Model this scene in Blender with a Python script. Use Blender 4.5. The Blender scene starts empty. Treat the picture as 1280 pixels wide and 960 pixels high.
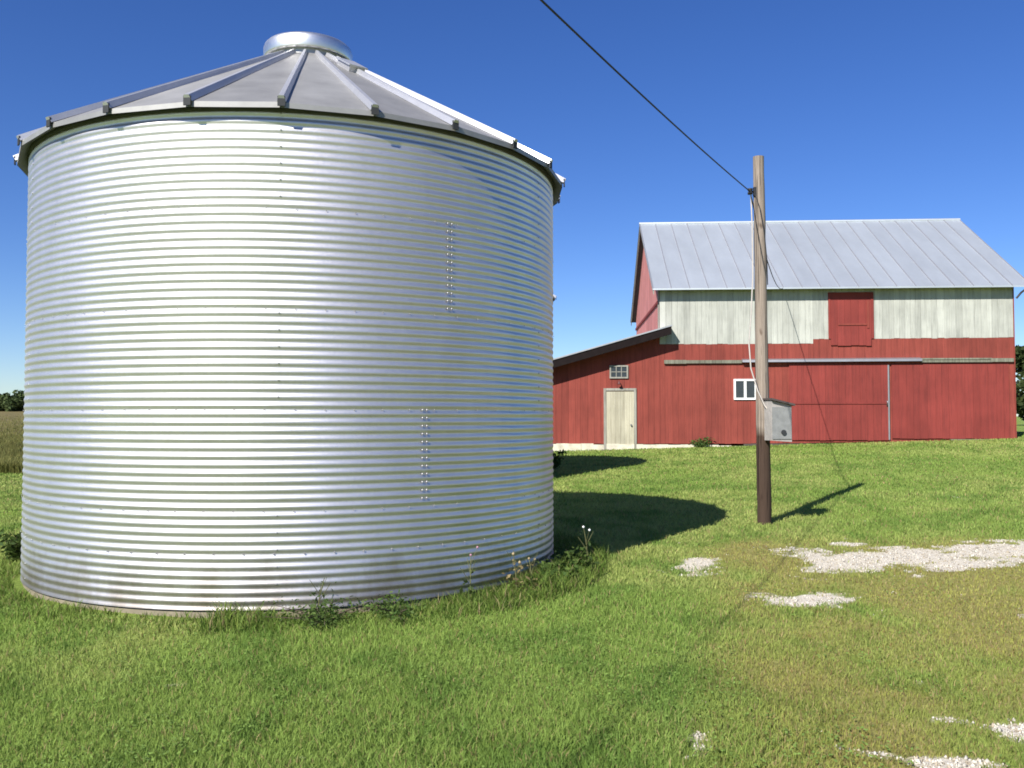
import bpy, math, random
import numpy as np
from mathutils import Vector, Matrix
R = math.radians
random.seed(7)
rng = np.random.default_rng(11)
scn = bpy.context.scene
COL = scn.collection

# ------------------------------------------------------------------ noise / terrain
def _hash(ix, iy, s):
    n = (ix.astype(np.int64) * 374761393 + iy.astype(np.int64) * 668265263 + s * 1442695041) & 0xFFFFFFFF
    n = ((n ^ (n >> 13)) * 1274126177) & 0xFFFFFFFF
    return ((n ^ (n >> 16)) & 0xFFFF) / 65535.0
def vnoise(x, y, s=0):
    x = np.asarray(x, float); y = np.asarray(y, float)
    ix = np.floor(x); iy = np.floor(y); fx = x - ix; fy = y - iy
    fx = fx * fx * (3 - 2 * fx); fy = fy * fy * (3 - 2 * fy)
    a = _hash(ix, iy, s); b = _hash(ix + 1, iy, s); c = _hash(ix, iy + 1, s); d = _hash(ix + 1, iy + 1, s)
    return (a * (1 - fx) + b * fx) * (1 - fy) + (c * (1 - fx) + d * fx) * fy
def fbm(x, y, s=0, o=4):
    t = 0; a = .5; n = 0
    for k in range(o):
        t = t + a * vnoise(x * 2 ** k, y * 2 ** k, s + k * 17); n += a; a *= .55
    return t / n
def height(x, y):
    x = np.asarray(x, float); y = np.asarray(y, float)
    t = np.clip((y - 8) / 20, 0, 1)
    h = t * (0.47 + 0.03 * np.clip(x - 3.5, -16, 16))
    near = np.exp(-((y - 8) / 14) ** 2 - (x / 14) ** 2)
    h = h + np.clip((y - 70) / 130, 0, 1.5) * 2.2 * np.clip((-x - 5) / 30, 0, 1)
    return h + (fbm(x * .9, y * .9, 3) - .5) * .07 * near
def hz(x, y): return float(height(x, y))

BIN = (-2.276, 9.88); BR = 2.725
BIN2 = (-1.85, 20.4)
# bare limestone patches: x, y, half-length, half-width, rotation
PATCH = [(1.99, 9.6, .21, .65, -14, 1.0), (2.02, 8.95, .16, .2, 0, .55), (3.55, 9.65, .6, .65, 5, 1.2), (4.5, 9.98, .9, .55, 14, 1.2),
         (3.6, 9.15, .5, .22, 8, 1.0), (4.7, 9.55, .7, .3, 10, 1.05), (5.6, 10.3, 1.0, .5, 12, 1.2), (7.2, 10.6, 1.3, .5, 8, 1.1), (3.35, 9.25, .3, .25, 0, .8), (4.2, 9.25, .6, .22, 10, .8), (2.62, 7.85, .4, .3, 8, 1.15), (2.3, 8.0, .35, .16, -8, 1.0),
         (3.9, 10.75, .5, .15, 0, .8), (5.9, 11.0, .5, .2, 0, .85),
         (1.72, 4.3, .16, .07, -18, .95), (1.98, 4.2, .24, .09, -5, 1.0), (2.58, 4.6, .2, .16, -25, 1.05), (2.34, 4.78, .12, .05, -20, .85), (2.85, 4.4, .25, .16, -20, 1.0),
         (.93, 4.45, .07, .26, -12, .7), (1.05, 5.05, .08, .2, -20, .45), (4.1, 7.2, .12, .14, 0, .8), (2.95, 7.15, .4, .25, 0, .42)]
def gravel(x, y):
    g = np.zeros_like(np.asarray(x, float))
    n = (fbm(x * 2.0, y * 2.6, 41, 5) - .5); n2 = fbm(x * 7, y * 11, 77, 4) - .5
    for (px, py, a, b, r, w) in PATCH:
        c, s = math.cos(R(r)), math.sin(R(r)); dx = x - px; dy = y - py
        q = ((dx * c + dy * s) / a) ** 2 + ((-dx * s + dy * c) / b) ** 2
        g = np.maximum(g, w * np.exp(-q * .7))
    return np.clip((g + n * 1.5 + n2 * .9 - .5) * 2.6, 0, 1)
def wear(x, y):
    bx = np.interp(y, [3, 4.2, 5.8, 7.8, 9.0, 10.5, 11.2], [.75, .9, 1.25, 1.75, 1.9, 2.2, 2.6])
    w = np.clip((x - bx) / .55 + .35, 0, 1) * np.clip((11.3 - y) / .7, 0, 1)
    n = fbm(x * 1.1, y * .9, 5)
    return np.clip(w * (2.4 * n - .35 + .9 * (fbm(x * 3.1, y * 2.6, 15) - .5)), 0, 1) * .9

# ------------------------------------------------------------------ mesh helpers
class MB:
    def __init__(s): s.v = []; s.f = []; s.t = []; s.sm = []; s.m = []
    def add(s, vs, fs, t=.5, sm=False, m=0):
        o = len(s.v); s.v += [tuple(p) for p in vs]
        s.f += [tuple(i + o for i in f) for f in fs]; s.t += [t] * len(vs); s.sm += [sm] * len(fs); s.m += [m] * len(fs)
    def hexa(s, c, t=.5, m=0):      # 8 corners: bottom 4 ccw, top 4
        s.add(c, [(3, 2, 1, 0), (4, 5, 6, 7), (0, 1, 5, 4), (1, 2, 6, 5), (2, 3, 7, 6), (3, 0, 4, 7)], t, False, m)
    def box(s, x0, x1, y0, y1, z0, z1, t=.5, M=None, m=0):
        c = [(x0, y0, z0), (x1, y0, z0), (x1, y1, z0), (x0, y1, z0), (x0, y0, z1), (x1, y0, z1), (x1, y1, z1), (x0, y1, z1)]
        if M: c = [M @ Vector(p) for p in c]
        s.hexa(c, t, m)
    def tube(s, pts, r, n=8, t=.5, cap=True, m=0):
        pts = [Vector(p) for p in pts]; rs = r if isinstance(r, (list, tuple)) else [r] * len(pts)
        vs = []; fs = []
        for i, p in enumerate(pts):
            d = (pts[min(i + 1, len(pts) - 1)] - pts[max(i - 1, 0)]).normalized()
            a = d.cross(Vector((0, 0, 1)) if abs(d.z) < .9 else Vector((1, 0, 0))).normalized(); b = a.cross(d).normalized()
            for k in range(n):
                th = 2 * math.pi * k / n; vs.append(p + (a * math.cos(th) + b * math.sin(th)) * rs[i])
        for i in range(len(pts) - 1):
            for k in range(n):
                fs.append((i * n + k, (i + 1) * n + k, (i + 1) * n + (k + 1) % n, i * n + (k + 1) % n))
        s.add(vs, fs, t, True, m)
        if cap:
            s.add(vs[:n], [tuple(range(n))], t, False, m); s.add(vs[-n:], [tuple(range(n))[::-1]], t, False, m)
    def lathe(s, prof, n=48, c=(0, 0), t=.5, m=0, sm=True):
        vs = []; fs = []
        for (r, z) in prof:
            for k in range(n):
                th = 2 * math.pi * k / n; vs.append((c[0] + r * math.cos(th), c[1] + r * math.sin(th), z))
        for i in range(len(prof) - 1):
            for k in range(n):
                fs.append((i * n + k, i * n + (k + 1) % n, (i + 1) * n + (k + 1) % n, (i + 1) * n + k))
        s.add(vs, fs, t, sm, m)
    def build(s, name, mat, parent=None):
        me = bpy.data.meshes.new(name); me.from_pydata(s.v, [], s.f)
        a = me.attributes.new('tint', 'FLOAT', 'POINT'); a.data.foreach_set('value', s.t)
        me.polygons.foreach_set('use_smooth', s.sm)
        for mm in (mat if isinstance(mat, (list, tuple)) else [mat]): me.materials.append(mm)
        me.polygons.foreach_set('material_index', s.m)
        me.update()
        o = bpy.data.objects.new(name, me); COL.objects.link(o)
        if parent: o.parent = parent
        return o
def empty(name, loc, rz=0):
    o = bpy.data.objects.new(name, None); COL.objects.link(o); o.location = loc; o.rotation_euler = (0, 0, rz)
    o.empty_display_size = .2
    return o
def tag(o, label=None, cat=None, group=None, kind=None):
    if label: o['label'] = label
    if cat: o['category'] = cat
    if group: o['group'] = group
    if kind: o['kind'] = kind
    return o
def copy_tree(o, parent=None):
    c = o.copy(); COL.objects.link(c); c.parent = parent
    for ch in o.children:
        if 'bolt' not in ch.name: copy_tree(ch, c)      # too far off to show its bolts
    return c
def np_mesh(name, V, loops, starts, totals, mat, col=None):
    me = bpy.data.meshes.new(name)
    me.vertices.add(len(V)); me.vertices.foreach_set('co', V.astype(np.float32).ravel())
    me.loops.add(len(loops)); me.loops.foreach_set('vertex_index', loops.astype(np.int32))
    me.polygons.add(len(starts)); me.polygons.foreach_set('loop_start', starts.astype(np.int32))
    try: me.polygons.foreach_set('loop_total', totals.astype(np.int32))
    except Exception: pass
    if col is not None:
        a = me.attributes.new('col', 'FLOAT_COLOR', 'POINT')
        a.data.foreach_set('color', np.concatenate([col, np.ones((len(col), 1))], 1).astype(np.float32).ravel())
    me.materials.append(mat); me.update(calc_edges=True)
    o = bpy.data.objects.new(name, me); COL.objects.link(o)
    return o
def blades(name, P, h, w, lean, az, col, mat, tipcol=None):
    """P (n,3) roots; one bent blade each: 5 verts, quad + tri"""
    n = len(P)
    fa = rng.uniform(0, 2 * np.pi, n)
    sx, sy = np.cos(fa) * w * .5, np.sin(fa) * w * .5
    lx, ly = np.cos(az) * lean * h, np.sin(az) * lean * h
    V = np.zeros((n, 5, 3))
    V[:, 0] = P + np.stack([-sx, -sy, -.01 + 0 * sx], 1); V[:, 1] = P + np.stack([sx, sy, -.01 + 0 * sx], 1)
    mid = P + np.stack([lx * .35, ly * .35, h * .6], 1)
    V[:, 2] = mid + np.stack([sx, sy, 0 * sx], 1) * .8; V[:, 3] = mid - np.stack([sx, sy, 0 * sx], 1) * .9
    V[:, 4] = P + np.stack([lx, ly, h], 1)
    b = np.arange(n)[:, None] * 5
    L = (b + np.array([[0, 1, 2, 3, 3, 2, 4]])).ravel()
    st = (np.arange(n)[:, None] * 7 + np.array([[0, 4]])).ravel(); tt = np.tile([4, 3], n)
    C = np.repeat(col[:, None, :], 5, 1)
    if tipcol is not None: C[:, 4] = tipcol
    return np_mesh(name, V.reshape(-1, 3), L, st, tt, mat, C.reshape(-1, 3))

# ------------------------------------------------------------------ materials
def nodes(name):
    m = bpy.data.materials.new(name); m.use_nodes = True; nt = m.node_tree
    return m, nt, nt.nodes['Principled BSDF']
def N(nt, t, **k):
    n = nt.nodes.new(t)
    for a, b in k.items():
        if a in n.inputs: n.inputs[a].default_value = b
        else: setattr(n, a, b)
    return n
def ramp(nt, stops):
    r = nt.nodes.new('ShaderNodeValToRGB'); e = r.color_ramp.elements
    while len(e) < len(stops): e.new(.5)
    for i, (p, c) in enumerate(stops): e[i].position = p; e[i].color = (*c, 1) if len(c) == 3 else c
    return r
def mix(nt, a, b, fac, mode='MIX'):
    m = nt.nodes.new('ShaderNodeMix'); m.data_type = 'RGBA'; m.blend_type = mode
    for sock, val in ((m.inputs[0], fac), (m.inputs[6], a), (m.inputs[7], b)):
        if isinstance(val, bpy.types.NodeSocket): nt.links.new(val, sock)
        elif isinstance(val, tuple): sock.default_value = (*val, 1)
        else: sock.default_value = val
    return m.outputs[2]
def tex(nt, scale, stretch=(1, 1, 1), detail=6, rough=.6, t='ShaderNodeTexNoise'):
    co = nt.nodes.new('ShaderNodeTexCoord'); mp = nt.nodes.new('ShaderNodeMapping'); mp.inputs['Scale'].default_value = stretch
    nt.links.new(co.outputs['Object'], mp.inputs[0]); n = nt.nodes.new(t)
    n.inputs['Scale'].default_value = scale
    if 'Detail' in n.inputs: n.inputs['Detail'].default_value = detail; n.inputs['Roughness'].default_value = rough
    nt.links.new(mp.outputs[0], n.inputs['Vector'])
    return n
def bump(nt, bs, h, strength, dist=.01):
    b = nt.nodes.new('ShaderNodeBump'); b.inputs['Strength'].default_value = strength; b.inputs['Distance'].default_value = dist
    nt.links.new(h, b.inputs['Height']); nt.links.new(b.outputs[0], bs.inputs['Normal'])

def metal(name, base, rough, var=.12, metallic=1.0, scale=3, stretch=(1, 1, 1)):
    m, nt, bs = nodes(name)
    n = tex(nt, scale, stretch, 8, .65)
    r = ramp(nt, [(.3, tuple(c * (1 - var) for c in base)), (.7, base)])
    at = nt.nodes.new('ShaderNodeAttribute'); at.attribute_name = 'tint'      # sheet-to-sheet tone
    tr = ramp(nt, [(0, (.84, .84, .85)), (.5, (1, 1, 1)), (1, (1.12, 1.12, 1.11))]); nt.links.new(at.outputs['Fac'], tr.inputs[0])
    nt.links.new(n.outputs[0], r.inputs[0]); nt.links.new(mix(nt, r.outputs[0], tr.outputs[0], 1.0, 'MULTIPLY'), bs.inputs['Base Color'])
    sp = tex(nt, 60, (1, 1, 1), 2, .5)            # faint galvanised spangle in the gloss
    rr = nt.nodes.new('ShaderNodeMapRange'); rr.inputs[3].default_value = rough - .05; rr.inputs[4].default_value = rough + .07
    nt.links.new(sp.outputs[0], rr.inputs[0]); nt.links.new(rr.outputs[0], bs.inputs['Roughness'])
    bs.inputs['Metallic'].default_value = metallic
    return m
def splash(m):
    # dried mud splashed up the lowest sheets
    nt = m.node_tree; bs = nt.nodes['Principled BSDF']; src = bs.inputs['Base Color'].links[0].from_socket
    co = nt.nodes.new('ShaderNodeTexCoord'); sx = nt.nodes.new('ShaderNodeSeparateXYZ'); nt.links.new(co.outputs['Object'], sx.inputs[0])
    n = tex(nt, 2.6, (1, 1, .5), 8, .7)
    ma = N(nt, 'ShaderNodeMath', operation='MULTIPLY_ADD'); ma.inputs[1].default_value = -1.1; nt.links.new(n.outputs[0], ma.inputs[0]); nt.links.new(sx.outputs[2], ma.inputs[2])
    mr = nt.nodes.new('ShaderNodeMapRange'); mr.inputs[1].default_value = -.58; mr.inputs[2].default_value = -.12; mr.inputs[3].default_value = .75; mr.inputs[4].default_value = 0
    nt.links.new(ma.outputs[0], mr.inputs[0])
    nt.links.new(mix(nt, src, (.30, .245, .18), mr.outputs[0]), bs.inputs['Base Color'])
def painted_wood(name, base, dark, amount, streak=22, rough=.75, gap=.24):
    """vertical boards: per-board tint, worn vertical streaks"""
    m, nt, bs = nodes(name)
    at = nt.nodes.new('ShaderNodeAttribute'); at.attribute_name = 'tint'
    n1 = tex(nt, 1, (streak, streak, 1.2), 7, .65); n2 = tex(nt, .9, (1, 1, 1), 5, .6)
    r1 = ramp(nt, [(amount, (0, 0, 0)), (amount + .28, (1, 1, 1))]); nt.links.new(n1.outputs[0], r1.inputs[0])
    c = mix(nt, dark, base, r1.outputs[0])
    r2 = ramp(nt, [(.3, (.8, .8, .8)), (.75, (1.12, 1.12, 1.12))]); nt.links.new(n2.outputs[0], r2.inputs[0])
    c = mix(nt, c, r2.outputs[0], 1.0, 'MULTIPLY')
    r3 = ramp(nt, [(0, (1 - gap * .5,) * 3), (1, (1 + gap * .4,) * 3)]); nt.links.new(at.outputs['Fac'], r3.inputs[0])
    c = mix(nt, c, r3.outputs[0], 1.0, 'MULTIPLY')
    nt.links.new(c, bs.inputs['Base Color']); bs.inputs['Roughness'].default_value = rough
    bs.inputs['Specular IOR Level'].default_value = .25
    bump(nt, bs, n1.outputs[0], .35, .006)
    return m
def plain(name, base, rough=.7, var=.2, scale=6, metallic=0, bmp=0, spec=.4):
    m, nt, bs = nodes(name)
    n = tex(nt, scale, (1, 1, 1), 7, .65)
    r = ramp(nt, [(.3, tuple(c * (1 - var) for c in base)), (.72, tuple(min(1, c * (1 + var * .6)) for c in base))])
    nt.links.new(n.outputs[0], r.inputs[0]); nt.links.new(r.outputs[0], bs.inputs['Base Color'])
    bs.inputs['Roughness'].default_value = rough; bs.inputs['Metallic'].default_value = metallic
    bs.inputs['Specular IOR Level'].default_value = spec
    if bmp: bump(nt, bs, n.outputs[0], bmp, .01)
    return m
def leafy(name, trans=.35, gain=1.0):
    m, nt, bs = nodes(name)
    at = nt.nodes.new('ShaderNodeAttribute'); at.attribute_name = 'col'
    nt.links.new(at.outputs['Color'], bs.inputs['Base Color'])
    bs.inputs['Roughness'].default_value = .6; bs.inputs['Specular IOR Level'].default_value = .1
    tr = nt.nodes.new('ShaderNodeBsdfTranslucent'); nt.links.new(at.outputs['Color'], tr.inputs[0])
    mx = nt.nodes.new('ShaderNodeMixShader'); mx.inputs[0].default_value = trans
    nt.links.new(bs.outputs[0], mx.inputs[1]); nt.links.new(tr.outputs[0], mx.inputs[2])
    nt.links.new(mx.outputs[0], nt.nodes['Material Output'].inputs[0])
    return m

M = {}
M['bin'] = metal('galvanised_wall', (.73, .705, .70), .465, .13, .95, 2.2, (1, 1, .35))
splash(M['bin'])
M['bin_roof'] = metal('galvanised_roof', (.335, .33, .32), .52, .28, .4, 2.5)
M['rib'] = metal('galvanised_rib', (.56, .56, .58), .45, .12, .65, 6)
M['under'] = metal('shade_dark_underside', (.16, .16, .175), .6, .15, .5, 4)  # galvanised metal darkened, eave shade put into the colour
M['cap'] = metal('galvanised_lid', (.78, .78, .78), .42, .08, 1.0, 5)
M['dark'] = plain('dark_opening', (.03, .032, .035), .8, .2)
M['bolt'] = metal('zinc_bolt', (.38, .38, .39), .6, .1, .8, 20)
M['concrete'] = plain('concrete', (.20, .175, .125), .9, .3, 5, 0, .4, .2)
M['red'] = painted_wood('red_barn_paint', (.235, .050, .037), (.165, .036, .028), .28, 20, .85)
M['red_gable'] = painted_wood('faded_red_paint', (.50, .20, .185), (.40, .15, .135), .30, 20, .85)
M['red_door'] = painted_wood('red_door_paint', (.225, .039, .032), (.155, .029, .025), .26, 20, .75, .2)
M['white'] = painted_wood('weathered_whitewash', (.42, .425, .38), (.29, .295, .265), .26, 16, .85, .3)
M['cream'] = painted_wood('cream_door_paint', (.44, .41, .31), (.33, .30, .22), .29, 14, .7, .25)
M['greytrim'] = painted_wood('grey_trim_wood', (.33, .32, .28), (.18, .17, .14), .33, 20, .85)
M['olive'] = painted_wood('mossy_track_wood', (.22, .22, .17), (.11, .105, .08), .35, 15, .85)
M['barn_roof'] = metal('weathered_tin_roof', (.60, .64, .665), .52, .16, .7, 1.2, (1, .35, .35))
M['seam'] = metal('dull_seam_tin', (.33, .33, .36), .6, .15, .5, 4)
M['track'] = metal('tin_track_cover', (.40, .40, .41), .5, .2, .8, 4)
M['soffit'] = plain('dark_soffit_wood', (.075, .06, .055), .85, .3, 5)
M['edge_shade'] = plain('shade_black_board', (.014, .010, .010), .9, .3, 5, 0, 0, .1)  # shade under the lean-to roof edge, put into a near-black colour
M['found'] = plain('whitewashed_foundation', (.58, .54, .43), .9, .35, 4, 0, .5, .2)
M['glass'] = plain('dark_window_glass', (.03, .035, .04), .12, .3, 3, 0, 0, .6)
M['whitetrim'] = plain('white_window_paint', (.78, .78, .76), .5, .08, 9)
M['greytin'] = metal('grey_tin', (.42, .43, .44), .5, .2, .6, 8)
M['box_dark'] = plain('grey_panel_paint', (.235, .24, .235), .6, .25, 9, 0, .15)
M['box'] = plain('pale_box_paint', (.36, .335, .31), .6, .22, 9, 0, .15)
M['wire'] = plain('black_cable', (.02, .02, .022), .6, .2)
M['pale_cable'] = plain('sun_bleached_cable', (.48, .44, .40), .6, .2)
M['lampred'] = plain('dark_lamp_metal', (.10, .03, .03), .5, .2)
M['steel'] = metal('bracket_steel', (.30, .30, .31), .5, .2, .9, 12)
M['grass'] = leafy('grass_blades', .30)
M['leaf'] = leafy('leaves', .30)
def pole_mat():
    m, nt, bs = nodes('weathered_pole_wood')
    n = tex(nt, 1, (55, 55, 1.6), 8, .7); n2 = tex(nt, 2.2, (1, 1, .6), 5)
    r = ramp(nt, [(.28, (.13, .105, .085)), (.5, (.25, .205, .165)), (.75, (.33, .28, .235))]); nt.links.new(n.outputs[0], r.inputs[0])
    co = nt.nodes.new('ShaderNodeTexCoord'); sx = nt.nodes.new('ShaderNodeSeparateXYZ'); nt.links.new(co.outputs['Object'], sx.inputs[0])
    ad = N(nt, 'ShaderNodeMath', operation='MULTIPLY_ADD'); ad.inputs[1].default_value = .5; nt.links.new(n2.outputs[0], ad.inputs[0]); nt.links.new(sx.outputs[2], ad.inputs[2])
    mr = nt.nodes.new('ShaderNodeMapRange'); mr.inputs[1].default_value = 1.42; mr.inputs[2].default_value = 1.62   # creosote butt
    nt.links.new(ad.outputs[0], mr.inputs[0])
    c = mix(nt, mix(nt, r.outputs[0], (.22, .17, .15), 1.0, 'MULTIPLY'), r.outputs[0], mr.outputs[0])
    ck = tex(nt, 1, (38, 38, .55), 3, .5); kr = ramp(nt, [(.33, (.4, .4, .4)), (.39, (1, 1, 1))]); nt.links.new(ck.outputs[0], kr.inputs[0])   # drying cracks
    kn = tex(nt, 1, (9, 9, 3.2), 2, .4); kk = ramp(nt, [(.27, (.45, .4, .36)), (.34, (1, 1, 1))]); nt.links.new(kn.outputs[0], kk.inputs[0])      # knots
    c = mix(nt, mix(nt, c, kr.outputs[0], 1.0, 'MULTIPLY'), kk.outputs[0], 1.0, 'MULTIPLY')
    nt.links.new(c, bs.inputs['Base Color']); bs.inputs['Roughness'].default_value = .85; bs.inputs['Specular IOR Level'].default_value = .2
    bump(nt, bs, kr.outputs[0], .8, .02)
    return m
M['pole'] = pole_mat()
def bark_mat(): return plain('bark', (.11, .085, .06), .9, .35, 9, 0, .6, .2)
M['bark'] = bark_mat()

# ground: attributes gravel / wear drive lawn, worn turf and crushed limestone
def ground_mat():
    m, nt, bs = nodes('ground_soil_and_turf')
    ag = nt.nodes.new('ShaderNodeAttribute'); ag.attribute_name = 'gravel'
    aw = nt.nodes.new('ShaderNodeAttribute'); aw.attribute_name = 'wear'
    n1 = tex(nt, 22, (1, 1, 1), 8, .7); n2 = tex(nt, .55, (1, 1, 1), 5, .6); n3 = tex(nt, 5, (1, 1, 1), 6, .65)
    g = ramp(nt, [(.3, (.14, .195, .042)), (.55, (.20, .265, .06)), (.78, (.28, .31, .10))]); nt.links.new(n1.outputs[0], g.inputs[0])
    t = ramp(nt, [(.35, (.75, .85, .7)), (.7, (1.15, 1.1, 1.0))]); nt.links.new(n2.outputs[0], t.inputs[0])
    lawn = mix(nt, g.outputs[0], t.outputs[0], 1.0, 'MULTIPLY')
    w = ramp(nt, [(.3, (.18, .165, .05)), (.6, (.27, .245, .08)), (.8, (.36, .30, .13))]); nt.links.new(n1.outputs[0], w.inputs[0])
    c = mix(nt, lawn, w.outputs[0], aw.outputs['Fac'])
    vo = tex(nt, 38, (1, 1, 1), t='ShaderNodeTexVoronoi')
    gr = ramp(nt, [(0, (.36, .32, .25)), (.5, (.53, .49, .41)), (1, (.63, .59, .52))]); nt.links.new(vo.outputs['Color'], gr.inputs[0])
    gg = mix(nt, gr.outputs[0], (.50, .445, .34), n3.outputs[0])
    # ragged edge
    ma = N(nt, 'ShaderNodeMath', operation='MULTIPLY_ADD'); ma.inputs[1].default_value = .7; ma.inputs[2].default_value = -.35
    nt.links.new(n1.outputs[0], ma.inputs[0])
    mb = N(nt, 'ShaderNodeMath', operation='ADD'); nt.links.new(ma.outputs[0], mb.inputs[0]); nt.links.new(ag.outputs['Fac'], mb.inputs[1])
    mr = nt.nodes.new('ShaderNodeMapRange'); mr.inputs[1].default_value = .18; mr.inputs[2].default_value = .72; nt.links.new(mb.outputs[0], mr.inputs[0])
    c = mix(nt, c, gg, mr.outputs[0])
    nt.links.new(c, bs.inputs['Base Color']); bs.inputs['Roughness'].default_value = .95; bs.inputs['Specular IOR Level'].default_value = .15
    bump(nt, bs, n1.outputs[0], .8, .03)
    return m
M['ground'] = ground_mat()

# ------------------------------------------------------------------ ground sheet
def axis(fine0, fine1, step, far0, far1, grow=1.25):
    a = list(np.arange(fine0, fine1 + 1e-6, step)); d = step
    while a[-1] < far1: d *= grow; a.append(a[-1] + d)
    d = step
    while a[0] > far0: d *= grow; a.insert(0, a[0] - d)
    return np.array(a)
gx = axis(-7, 10, .07, -1500, 1500); gy = axis(2.5, 13, .07, -1500, 1500)
X, Y = np.meshgrid(gx, gy); nx, ny = len(gx), len(gy)
Z = height(X, Y)
V = np.stack([X, Y, Z], -1).reshape(-1, 3)
ii = (np.arange(ny - 1)[:, None] * nx + np.arange(nx - 1)[None, :]).ravel()
L = np.stack([ii, ii + 1, ii + 1 + nx, ii + nx], 1).ravel()
ground = np_mesh('ground', V, L, np.arange(len(ii)) * 4, np.full(len(ii), 4), M['ground'])
for nm, fn in (('gravel', gravel), ('wear', wear)):
    a = ground.data.attributes.new(nm, 'FLOAT', 'POINT'); a.data.foreach_set('value', fn(X, Y).ravel().astype(np.float32))
ground.data.polygons.foreach_set('use_smooth', [True] * len(ii))
tag(ground, 'mown farmyard lawn with a worn gravelly lane on the right', None, None, 'structure')

# field beyond the lawn, left
fm = MB()
FX0, FX1, FY0, FY1 = -1200, -9.5, 25, 1400
xs = FX1 + (FX0 - FX1) * np.linspace(1, 0, 40) ** 3; ys = FY0 + (FY1 - FY0) * np.linspace(0, 1, 40) ** 3
vs = [(x, y, hz(x, y) + .03 + .002 * (y - 25)) for y in ys for x in xs]
fs = [(j * 40 + i, j * 40 + i + 1, (j + 1) * 40 + i + 1, (j + 1) * 40 + i) for j in range(39) for i in range(39)]
fm.add(vs, fs)
tag(fm.build('field', plain('dry_field_soil', (.17, .14, .06), .95, .4, .6, 0, 0, .1)), 'tan dry crop field beyond the lawn at far left', None, None, 'structure')

# ------------------------------------------------------------------ lawn grass (real blades)
def barnspace(x, y):
    th = R(3.47); c, s = math.cos(th), math.sin(th)
    return (x - 4.955) * c - (y - 30) * s, (x - 4.955) * s + (y - 30) * c
def keep_mask(x, y):
    k = ((x - BIN[0]) ** 2 + (y - BIN[1]) ** 2 > 2.86 ** 2) & ((x - BIN2[0]) ** 2 + (y - BIN2[1]) ** 2 > 2.86 ** 2)
    u, d = barnspace(x, y)
    k &= ~((d > -.06) & (u > -7.3) & (u < 11.6) & (d < 11))
    k &= ~((y > 25) & (x < -9.5))
    return k
NB = 760000
lr = rng.uniform(math.log(2.9), math.log(40), NB); rr = np.exp(lr); an = rng.uniform(R(-42), R(40), NB)
bx, by = rr * np.sin(an), rr * np.cos(an)
k = keep_mask(bx, by); bx, by, rr = bx[k], by[k], rr[k]
g = gravel(bx, by); wv = wear(bx, by)
k = rng.uniform(0, 1, len(bx)) > np.clip(g * 1.15, 0, .95) + wv * .2
bx, by, rr, g, wv = bx[k], by[k], rr[k], g[k], wv[k]
n = len(bx)
pn = fbm(bx * .55, by * .45, 21, 4); pn2 = fbm(bx * 2.3, by * 1.7, 61, 4); tall = fbm(bx * 1.3, by * 1.1, 90, 3)
h = (.022 + .03 * rng.uniform(0, 1, n) ** 1.5) * (.7 + .8 * tall) * (1 - .55 * wv)
w = .0042 * np.maximum(1, rr / 5.5) * rng.uniform(.7, 1.3, n)
base = np.array([.205, .295, .064]); yel = np.array([.335, .37, .115]); drk = np.array([.125, .21, .042]); dry = np.array([.33, .265, .12]); red = np.array([.22, .15, .06])
f1 = np.clip((pn - .42) * 3.2 + (by - 6) * .055 * (by < 14) + .2 * (by >= 14), 0, .8)[:, None]; f2 = np.clip((.5 - pn2) * 4.5 + np.clip((6.2 - by) * .12, 0, .3), 0, .9)[:, None]
col = base * (1 - f1) + yel * f1; col = col * (1 - f2) + drk * f2
col = col * (1 - .8 * wv[:, None]) + (np.array([.33, .30, .08])) * .8 * wv[:, None]
isdry = (rng.uniform(0, 1, n) < .07 + .22 * wv)[:, None]; col = np.where(isdry, dry * rng.uniform(.7, 1.1, (n, 1)), col)
isred = (rng.uniform(0, 1, n) < .08 * wv)[:, None]; col = np.where(isred, red, col)
col = col * rng.uniform(.78, 1.22, (n, 1))
P = np.stack([bx, by, height(bx, by)], 1)
gr = blades('lawn_grass', P, h, w, rng.uniform(.2, 1.1, n), rng.uniform(0, 2 * np.pi, n), col, M['grass'])
tag(gr, 'short mown green grass with yellowing worn turf along the lane', 'grass', None, 'stuff')

# broad-leaved clover and plantain among the blades
n = 42000
lr = rng.uniform(math.log(2.9), math.log(14), n); rr = np.exp(lr); an = rng.uniform(R(-40), R(38), n)
cx, cy = rr * np.sin(an), rr * np.cos(an)
k = keep_mask(cx, cy) & (fbm(cx * 1.7, cy * 1.5, 33, 4) > .5) & (gravel(cx, cy) < .4)
cx, cy = cx[k], cy[k]; n = len(cx); s_ = rng.uniform(.005, .011, n); a_ = rng.uniform(0, 6.28, n)
ca, sa = np.cos(a_), np.sin(a_); tz = rng.uniform(-.5, .5, (n, 2)); zz = height(cx, cy) + rng.uniform(.015, .04, n)
Q = np.stack([np.stack([cx + s_ * (ux * ca - uy * sa), cy + s_ * (ux * sa + uy * ca), zz + s_ * (ux * tz[:, 0] + uy * tz[:, 1])], 1) for ux, uy in ((-1, -.1), (-.2, -.7), (.9, -.3), (.9, .4), (-.2, .7))], 1)
o = np_mesh('clover_leaves', Q.reshape(-1, 3), np.arange(n * 5), np.arange(n) * 5, np.full(n, 5), M['grass'], np.repeat(np.array([[.17, .26, .06]]) * rng.uniform(.75, 1.3, (n, 1)), 5, 0))
tag(o, 'small broad clover leaves scattered in patches through the lawn', 'clover', None, 'stuff')

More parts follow.
